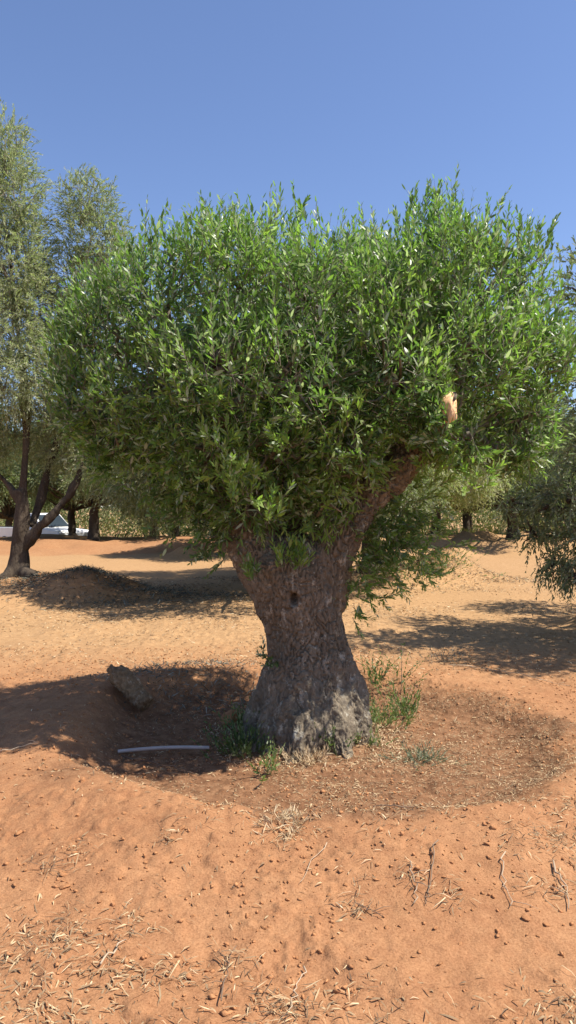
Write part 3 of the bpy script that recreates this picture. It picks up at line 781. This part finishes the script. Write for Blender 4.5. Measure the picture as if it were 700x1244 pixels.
M_LOG = bark_mat('log_bark', (.13, .075, .037), (.26, .155, .078), (.42, .28, .155), (.52, .39, .26), .60)
tag(obj('log', log_me, M_LOG), 'short knobbly cut log lying on the shaded basin rim', 'log')

# grey pipe
a, b = P(143, 917), P(254, 916)
pp = [a * (1 - t) + b * t + np.array([0, 0, .017 + .012 * math.sin(math.pi * t) + .02 * t]) for t in np.linspace(0, 1, 15)]
for q in pp: q[2] = max(q[2], Hs(q[0], q[1]) + .015)
pa = Acc()
ppa = np.array(pp); seg = 14
tube(pa, ppa, [.0118] * 15, seg, cap=False)
dirp = norm(ppa[-1] - ppa[-2])
inner = Acc(); tube(inner, [ppa[-1] - dirp * .12, ppa[-1]], [.0092, .0092], seg, cap=False)
ring_o = pa.v[0][-seg:]; ring_i = inner.v[0][-seg:]
pa.add(inner.v[0], inner.f[0].reshape(-1, 4)[:, ::-1].ravel(), inner.c[0])
pa.add(np.concatenate([ring_o, ring_i]), [[j, (j + 1) % seg, seg + (j + 1) % seg, seg + j] for j in range(seg)], np.full(seg, 4))
pipe = obj('pipe', pa.mesh('pipe', True), plain('grey_pvc', (.42, .375, .33), .5, 0, .4, .12, 15))
tag(pipe, 'short grey plastic pipe lying in the basin beside the trunk', 'pipe')

def stick(name, pixels, r0, r1, tone, label, cat='stick', lift=.008, twigs=0, group=None, mat=None):
    g = [P(*q) for q in pixels]; pts = []
    for i in range(len(g) - 1):
        for t in np.linspace(0, 1, 5, endpoint=False): pts.append(g[i] * (1 - t) + g[i + 1] * t)
    pts.append(g[-1]); pts = np.array(pts)
    pts[:, :2] += rng.normal(size=(len(pts), 2)) * r0 * 1.2
    pts[:, 2] = H(pts[:, 0], pts[:, 1]) + lift + r0 * .5 + np.abs(rng.normal(size=len(pts))) * .003
    r0 *= .5; r1 *= .5; tone = min(1, tone + .18)
    ac = Acc(); tube(ac, pts, np.linspace(r0, r1, len(pts)) * (1 + .2 * rng.normal(size=len(pts))), 7, tone)
    for _ in range(twigs):
        i = rng.integers(3, len(pts) - 1); d = norm(rng.normal(size=3)); d[2] = abs(d[2]) * .4
        tube(ac, [pts[i], pts[i] + d * .05, pts[i] + d * .09 + np.array([0, 0, -.01])], [r1, r1 * .8, r1 * .4], 5, tone)
    o = obj(name, ac.mesh(name, True), mat or M_TWIGS)
    return tag(o, label, cat, group)
stick('stick', [(150, 921), (185, 930), (210, 934), (237, 944)], .0075, .005, .05, 'dark thin stick lying just below the grey pipe')
stick('stick', [(0, 916), (22, 911), (46, 906)], .006, .003, .95, 'pale dry stick at the left edge beside the basin rim', twigs=1)
stick('stick', [(545, 812), (590, 815), (640, 824), (690, 836)], .008, .004, .9, 'long pale dry branch lying along the back rim of the basin', twigs=6, lift=.015)
stick('stick', [(372, 1182), (362, 1206), (351, 1236)], .005, .003, .95, 'pale straight stalk near the bottom of the front slope')
stick('stick', [(500, 1052), (505, 1075), (503, 1102)], .005, .004, .6, 'left forked dead twig pressed in the front slope', twigs=2)
stick('stick', [(530, 1028), (525, 1060), (521, 1092), (519, 1104)], .005, .003, .35, 'dead twig standing upright in the front slope beside the forked one', twigs=3)
stick('stick', [(611, 1042), (615, 1078), (622, 1106)], .006, .003, .75, 'two-part weathered stem on the right of the front slope', twigs=2)
stick('stick', [(673, 1055), (686, 1082), (694, 1110)], .007, .004, .65, 'bark-covered dead twig by the right edge', twigs=2)
stick('stick', [(268, 1224), (276, 1190), (284, 1158)], .0045, .003, .15, 'thin dark stem standing in the litter at the bottom', twigs=2)
stick('stick', [(124, 1176), (140, 1160), (153, 1146)], .006, .004, .9, 'pale peeled twig in the litter patch', twigs=0)
stick('stick', [(432, 1104), (450, 1112), (466, 1120)], .0045, .003, .2, 'dark curved twig near the middle of the front slope', twigs=3)
stick('stick', [(398, 1030), (380, 1050), (366, 1078)], .0035, .002, .95, 'fine straw lying across the front rim')
stick('stick', [(455, 985), (500, 985), (548, 976)], .005, .003, .3, 'thin brown twig on the basin floor near the front rim', twigs=3)

# weeds and sprouts
def plant(name, px, py, label, cat, n, S, L, w, tone, mat, spread, Dz=1.0, jit=.4, K=6, base_dy=0.0, bend=0.0):
    g = P(px, py); g = g + np.array([0, base_dy, 0]); g[2] = Hs(g[0], g[1])
    o = empty(name, tuple(g)); tag(o, label, cat)
    la = sa = Acc()
    q = np.stack([rng.normal(size=n) * spread, rng.normal(size=n) * spread, np.full(n, -.005)], 1)
    q[:, 2] += H(q[:, 0] + g[0], q[:, 1] + g[1]) - g[2]
    d = np.stack([q[:, 0] * 3 + jit * rng.normal(size=n), q[:, 1] * 3 + jit * rng.normal(size=n), np.full(n, Dz)], 1)
    shoots(la, sa, q, d, S * (.6 + .7 * rng.random(n)), K, L, w, np.clip(tone + .15 * rng.normal(size=n), 0, 1), bend, (.3, .8), .0016)
    obj('foliage', la.mesh('foliage'), mat, o)
    return o
plant('sprout', 326, 940, 'bright green leafy sprout at the front foot of the trunk', 'plant', 12, .17, .038, .011, .62, M_WEED, .035)
plant('sprout', 303, 912, 'dull brown-green weedy clump left of the bright sprout', 'plant', 95, .17, .030, .009, .28, M_WEED, .09)
plant('sprout', 292, 893, 'tall thin green shoots hugging the left side of the trunk foot', 'plant', 45, .24, .034, .010, .38, M_WEED, .06)
plant('sprout', 398, 912, 'small green shoots against the front root of the trunk', 'plant', 30, .17, .03, .009, .4, M_WEED, .045)
plant('sprout', 492, 870, 'leafy green bush sprout right of the trunk foot', 'plant', 28, .21, .042, .012, .5, M_WEED, .05, bend=.2)
plant('sprout', 455, 880, 'yellowish weedy tuft between trunk foot and bush sprout', 'plant', 80, .19, .032, .009, .75, M_WEED, .10)
plant('sprout', 468, 828, 'low green weed behind the right side of the trunk', 'plant', 45, .22, .034, .010, .4, M_WEED, .11)
plant('sprout', 432, 902, 'short pale weed in front of the right root', 'plant', 45, .12, .026, .007, .8, M_WEED, .08)
plant('tuft', 516, 922, 'grey-green wispy tuft on the basin floor right of the trunk', 'plant', 60, .11, .026, .005, .55, M_WEED_GREY, .07, .45, .6)
plant('tuft', 372, 925, 'pale dry grass tuft in front of the trunk', 'dry grass', 70, .09, .05, .0035, .8, M_LITTER, .07, .7, .6)
plant('tuft', 352, 1005, 'pale straw clump on the front rim of the basin', 'dry grass', 45, .06, .04, .003, .75, M_LITTER, .06, .35, .8)
plant('brush', 548, 805, 'grey brush tuft on the back rim of the basin', 'dry brush', 60, .16, .03, .004, .35, M_CLIP, .14, .8, .7, 4)
for px, py, lab, nn_ in ((500, 694, 'light green suckers on the earth ring behind the big olive, left clump', 40), (535, 690, 'light green suckers on the earth ring behind the big olive, right clump', 34)):
    plant('sucker', px, py, lab, 'plant', nn_, .55, .07, .018, .6, M_WEED, .30, bend=-.2)
# one tall thin weed stem
g = P(487, 845); o = empty('weed_stem', tuple(g)); tag(o, 'tall thin weed with few leaves beside the bush sprout', 'plant')
ac, lf = Acc(), Acc()
pts = np.array([(0, 0, 0), (.01, 0, .15), (.005, 0, .30), (.02, 0, .42)]); tube(ac, pts, [.003, .0028, .002, .0012], 5)
q = np.array([(.008, 0, .1), (.008, 0, .2), (.004, 0, .3), (.012, 0, .36), (.02, 0, .42)]).repeat(3, 0)
leaves(lf, q, rng.normal(size=(15, 3)) + np.array([0, 0, .8]), rng.normal(size=(15, 3)), np.full(15, .034), np.full(15, .011), np.full(15, .45))
obj('stem', ac.mesh('stem', True), M_TWIG, o); obj('leaves', lf.mesh('leaves'), M_WEED, o)

# clods: the larger ones are things, the rest gravel
def clod_mesh(seed):
    bm = bmesh.new(); bmesh.ops.create_icosphere(bm, subdivisions=3, radius=1)
    r = np.random.default_rng(seed); o3 = r.random(3) * 50
    for vtx in bm.verts:
        c = np.array(vtx.co)
        d = 1 + .35 * float(vnoise(*(np.array([[x]]) for x in c * 1.2 + o3))[0, 0]) + .18 * float(vnoise(*(np.array([[x]]) for x in c * 3.2 + o3))[0, 0])
        vtx.co = Vector(c * d * np.array([1, .8, .62]))
    me = bpy.data.meshes.new('clod'); bm.to_mesh(me); bm.free()
    me.polygons.foreach_set('use_smooth', np.ones(len(me.polygons), bool))
    return me
clods = [clod_mesh(s) for s in range(6)]
marks = [(205, 1022, 12), (220, 1008, 9), (94, 1024, 7), (22, 1014, 9), (90, 1038, 8), (64, 1008, 6), (75, 1064, 10), (78, 1080, 9), (100, 950, 8), (145, 1070, 6), (176, 1050, 6), (242, 1042, 6), (320, 1130, 7), (172, 1114, 7), (195, 1108, 7), (234, 1116, 5), (290, 1200, 9), (640, 1118, 12), (665, 1126, 8),
         (416, 1133, 7), (400, 1090, 6), (470, 1130, 7), (515, 1070, 7), (540, 1068, 6), (542, 1084, 6), (555, 1082, 5), (597, 1045, 6), (600, 1092, 7), (602, 1076, 5), (530, 1130, 6), (655, 1140, 6), (365, 1062, 6), (398, 1018, 6), (410, 1046, 5), (280, 1076, 5), (262, 1060, 5), (350, 1096, 5), (380, 1160, 6), (440, 1170, 6), (510, 1160, 6), (560, 1150, 6), (600, 1170, 5), (150, 990, 6), (50, 970, 5), (30, 1060, 6), (330, 1048, 5),
         (298, 1098, 7), (372, 1112, 5), (455, 1065, 5), (482, 1046, 5), (575, 1108, 6), (625, 1062, 5), (672, 1082, 6), (120, 1100, 5), (255, 1140, 6), (420, 1078, 6)]
cb = None
for i, (px, py, sz) in enumerate(marks):
    g = P(px, py); s = sz * .5 * g[1] / FPX * .95
    o = bpy.data.objects.new('earth_clod', clods[i % 6]); col.objects.link(o)
    if not clods[i % 6].materials: clods[i % 6].materials.append(M_CLOD)
    o.location = (g[0], g[1], g[2] + s * .2); o.scale = (s * rng.uniform(.8, 1.5), s * rng.uniform(.7, 1.2), s * rng.uniform(.6, 1.0)); o.rotation_euler = (rng.uniform(-.3, .3), rng.uniform(-.3, .3), rng.uniform(0, 6.28))
    tag(o, 'small lump of red-brown earth on the sandy front slope', 'earth clod', 'earth clods on the front slope')

g = P(281, 880); o = bpy.data.objects.new('stone', clods[2]); col.objects.link(o)
o.location = (g[0], g[1], g[2] + .03); o.scale = (.075, .075, .085); o.rotation_euler = (.2, .1, 1)
tag(o, 'rounded brown stone in the shade against the left of the trunk foot', 'stone')
def scatter(n, xr, yr, dens):
    x = rng.uniform(*xr, n); y = rng.uniform(*yr, n)
    k = rng.random(n) < dens(x, y)
    return x[k], y[k]
# small crumbs of earth
ac = Acc()
ico = np.array([(1, 0, 0), (-1, 0, 0), (0, 1, 0), (0, -1, 0), (0, 0, 1), (0, 0, -1)], float)
icf = np.array([(0, 2, 4), (2, 1, 4), (1, 3, 4), (3, 0, 4), (2, 0, 5), (1, 2, 5), (3, 1, 5), (0, 3, 5)])
x, y = scatter(34000, (-3.2, 3.2), (1.9, 8.5), lambda x, y: np.clip(.42 + .5 * vnoise(x * 1.6, y * 1.6), .08, 1))
n = len(x); s = .0024 + .0095 * rng.random(n)**3.2
vv = ico[None] * s[:, None, None] * (.5 + 1.0 * rng.random((n, 6, 1))) * (.55 + .9 * rng.random((n, 1, 3))) + s[:, None, None] * .25 * rng.normal(size=(n, 6, 3))
an = rng.uniform(0, 6.28, n); ca, sn = np.cos(an)[:, None], np.sin(an)[:, None]
vv = np.stack([vv[..., 0] * ca - vv[..., 1] * sn, vv[..., 0] * sn + vv[..., 1] * ca, vv[..., 2] * .75], -1)
vv += np.stack([x, y, H(x, y) + s * .35], 1)[:, None]
ac.add(vv.reshape(-1, 3), np.arange(n)[:, None, None] * 6 + icf[None], np.full(n * 8, 3))
tag(obj('gravel', ac.mesh('crumbs'), M_CLOD), 'small earth crumbs scattered over the sandy ground', 'earth crumbs', None, 'stuff')

# litter: dry leaves, straw, twigs
def litter(x, y, L, w, tone, tilt=.25, lift=.004):
    n = len(x); a = rng.uniform(0, 6.28, n)
    p = np.stack([x, y, H(x, y) + lift * (.4 + rng.random(n))], 1)
    ax = np.stack([np.cos(a), np.sin(a), tilt * rng.normal(size=n)], 1)
    ax[:, 2] = np.abs(ax[:, 2])
    nr = np.stack([.5 * rng.normal(size=n), .5 * rng.normal(size=n), np.ones(n)], 1)
    return p, ax, nr, L, w, tone
def seg_dens(px0, py0, px1, py1):
    pass
ac = Acc()
# patch along the bottom of the picture, thicker at the left
def d_front(x, y):
    px = CX + x / y * FPX; py = HY + EYE / y * FPX
    left = np.exp(-((px - 70) / 120)**2 - ((py - 1185) / 48)**2)
    bot = smooth01(1180, 1250, py) * .85 * (.6 + .4 * np.sin(px * .02))
    right = np.exp(-((px - 690) / 45)**2 - ((py - 1040) / 45)**2) * .8
    return np.clip((left + bot + right) * (.55 + .8 * vnoise(x * 6, y * 6)), .0, 1)
x, y = scatter(30000, (-1.6, 1.6), (1.9, 4.0), d_front); n = len(x)
leaves(ac, *litter(x, y, .016 + .052 * rng.random(n)**1.5, .0018 + .0050 * rng.random(n)**1.5, np.clip(.42 + .22 * rng.normal(size=n), 0, 1)), 1.2)
# basin floor litter, dense right and in front of the trunk
def d_basin(x, y):
    r = np.hypot(x - BX, y - BY)
    side = smooth01(-.5, .5, x) * .9 + .25
    return np.clip((1 - smooth01(1.55, 1.85, r)) * side * (.55 + .75 * vnoise(x * 3, y * 3)), 0, 1)
x, y = scatter(90000, (-1.8, 2.2), (3.2, 7.2), d_basin); n = len(x)
leaves(ac, *litter(x, y, .008 + .028 * rng.random(n)**1.8, .0014 + .0042 * rng.random(n)**1.5, np.clip(.42 + .25 * rng.normal(size=n), 0, 1)), .9)
# thin sprinkle everywhere
x, y = scatter(90000, (-7, 7), (2, 17), lambda x, y: np.clip(.12 + .35 * smooth01(6.5, 8, y) + .6 * vnoise(x * 1.2 + 4, y * 1.2), .03, 1)); n = len(x)
leaves(ac, *litter(x, y, (.014 + .03 * rng.random(n)) * (1 + .10 * np.maximum(0, y - 4)), (.003 + .005 * rng.random(n)) * (1 + .10 * np.maximum(0, y - 4)), np.clip(.40 + .3 * rng.normal(size=n), 0, 1)), .9)
for cx_, cy_, sp_, m in ((205, 1022, 9, 30), (65, 1050, 16, 60), (95, 1036, 12, 40), (435, 1108, 14, 50), (470, 1000, 20, 60), (532, 985, 16, 70), (350, 1008, 20, 120), (640, 1012, 20, 80), (690, 1025, 16, 80), (545, 1085, 14, 40), (665, 1085, 14, 50), (330, 1232, 26, 120), (215, 1185, 14, 50), (280, 1170, 14, 40), (500, 1070, 12, 40), (440, 1060, 12, 25), (150, 1130, 20, 60), (560, 935, 26, 90), (610, 960, 24, 80), (590, 880, 26, 80), (255, 985, 20, 40), (430, 960, 24, 70)):
    c_ = P(cx_, cy_); r_ = sp_ * c_[1] / FPX
    x = c_[0] + rng.normal(size=m) * r_; y = c_[1] + rng.normal(size=m) * r_ * 1.3
    leaves(ac, *litter(x, y, .015 + .07 * rng.random(m)**1.6, .0014 + .0035 * rng.random(m), np.clip(.38 + .3 * rng.normal(size=m), 0, 1), .35, .008), .8)
# bed of old leaves heaped against the foot of the trunk
x, y = scatter(16000, (-.9, 1.2), (4.4, 6.3), lambda x, y: np.exp(-((np.hypot(x - TX, y - TY) - .52) / .17)**2) * (.5 + .6 * vnoise(x * 5, y * 5))); n = len(x)
q = litter(x, y, .015 + .035 * rng.random(n), .003 + .006 * rng.random(n), np.clip(.55 + .3 * rng.normal(size=n), 0, 1), .7)
q[0][:, 2] += .05 * rng.random(n) * np.exp(-((np.hypot(x - TX, y - TY) - .45) / .12)**2)
leaves(ac, *q, .9)
tag(obj('leaf_litter', ac.mesh('litter'), M_LITTER), 'dry leaves and straw strewn over the ground', 'leaf litter', None, 'stuff')
# grey-green clippings heaped on the shaded back rim left of the trunk, dry twigs on the far mounds
ac = Acc()
def d_clip(x, y): return np.clip(np.exp(-((x + .72) / .55)**2 - ((y - 6.55) / .42)**2) * 1.3, 0, 1)
x, y = scatter(9000, (-2.2, .4), (5.4, 7.8), d_clip); n = len(x)
p, ax, nr, L, w, t = litter(x, y, .03 + .05 * rng.random(n), .004 + .006 * rng.random(n), np.clip(.45 + .25 * rng.normal(size=n), 0, 1), .7)
p[:, 2] += .07 * rng.random(n) * d_clip(x, y)
leaves(ac, p, ax, nr, L, w, t, .6)
for cx, cy, sx, sy, m in ((-3.2, 13.1, 1.0, .6, 6000), (2.9, 16.4, 1.1, .5, 1500)):
    x = cx + rng.normal(size=m) * sx; y = cy + rng.normal(size=m) * sy
    leaves(ac, *litter(x, y, .05 + .09 * rng.random(m), .006 + .008 * rng.random(m), np.clip(.35 + .25 * rng.normal(size=m), 0, 1), .5), .6)
tag(obj('clippings', ac.mesh('clippings'), M_CLIP), 'heaped grey-green prunings on the shaded back rim and mounds', 'prunings', None, 'stuff')

# ------------------------------------------------------------------ light, sky, camera
world = bpy.data.worlds.new('World'); scene.world = world; world.use_nodes = True
wn = world.node_tree; bg = wn.nodes['Background']
sky = wn.nodes.new('ShaderNodeTexSky'); sky.sky_type = 'NISHITA'; sky.sun_disc = False
sd = Vector((math.cos(SUN_EL) * math.cos(SUN_AZ), -math.cos(SUN_EL) * math.sin(SUN_AZ), math.sin(SUN_EL)))
sky.sun_elevation = SUN_EL; sky.sun_rotation = math.atan2(sd.x, sd.y)
sky.altitude = 200; sky.air_density = 1.0; sky.dust_density = .4; sky.ozone_density = 4.0
tint = mix(wn, 1.0, sky.outputs[0], (1.0, .95, 1.03), 'MULTIPLY')
wn.links.new(tint, bg.inputs['Color']); bg.inputs['Strength'].default_value = .093
sl = bpy.data.lights.new('sun', 'SUN'); sl.energy = 4.2; sl.angle = R(.53); sl.color = (1, .94, .84)
so = bpy.data.objects.new('sun', sl); col.objects.link(so); so.rotation_euler = (-sd).to_track_quat('-Z', 'Y').to_euler()

cam = bpy.data.cameras.new('camera'); co = bpy.data.objects.new('camera', cam); col.objects.link(co)
cam.sensor_fit = 'VERTICAL'; cam.sensor_height = 36; cam.lens = 36 * FPX / 1244
co.location = (0, 0, EYE); co.rotation_euler = (R(90) - math.atan(7 / FPX), 0, 0)
cam.clip_start = .05; cam.clip_end = 2000
scene.camera = co
scene.view_settings.view_transform = 'Standard'; scene.view_settings.look = 'None'
scene.view_settings.exposure = .92; scene.view_settings.gamma = 1; scene.view_settings.use_curve_mapping = False
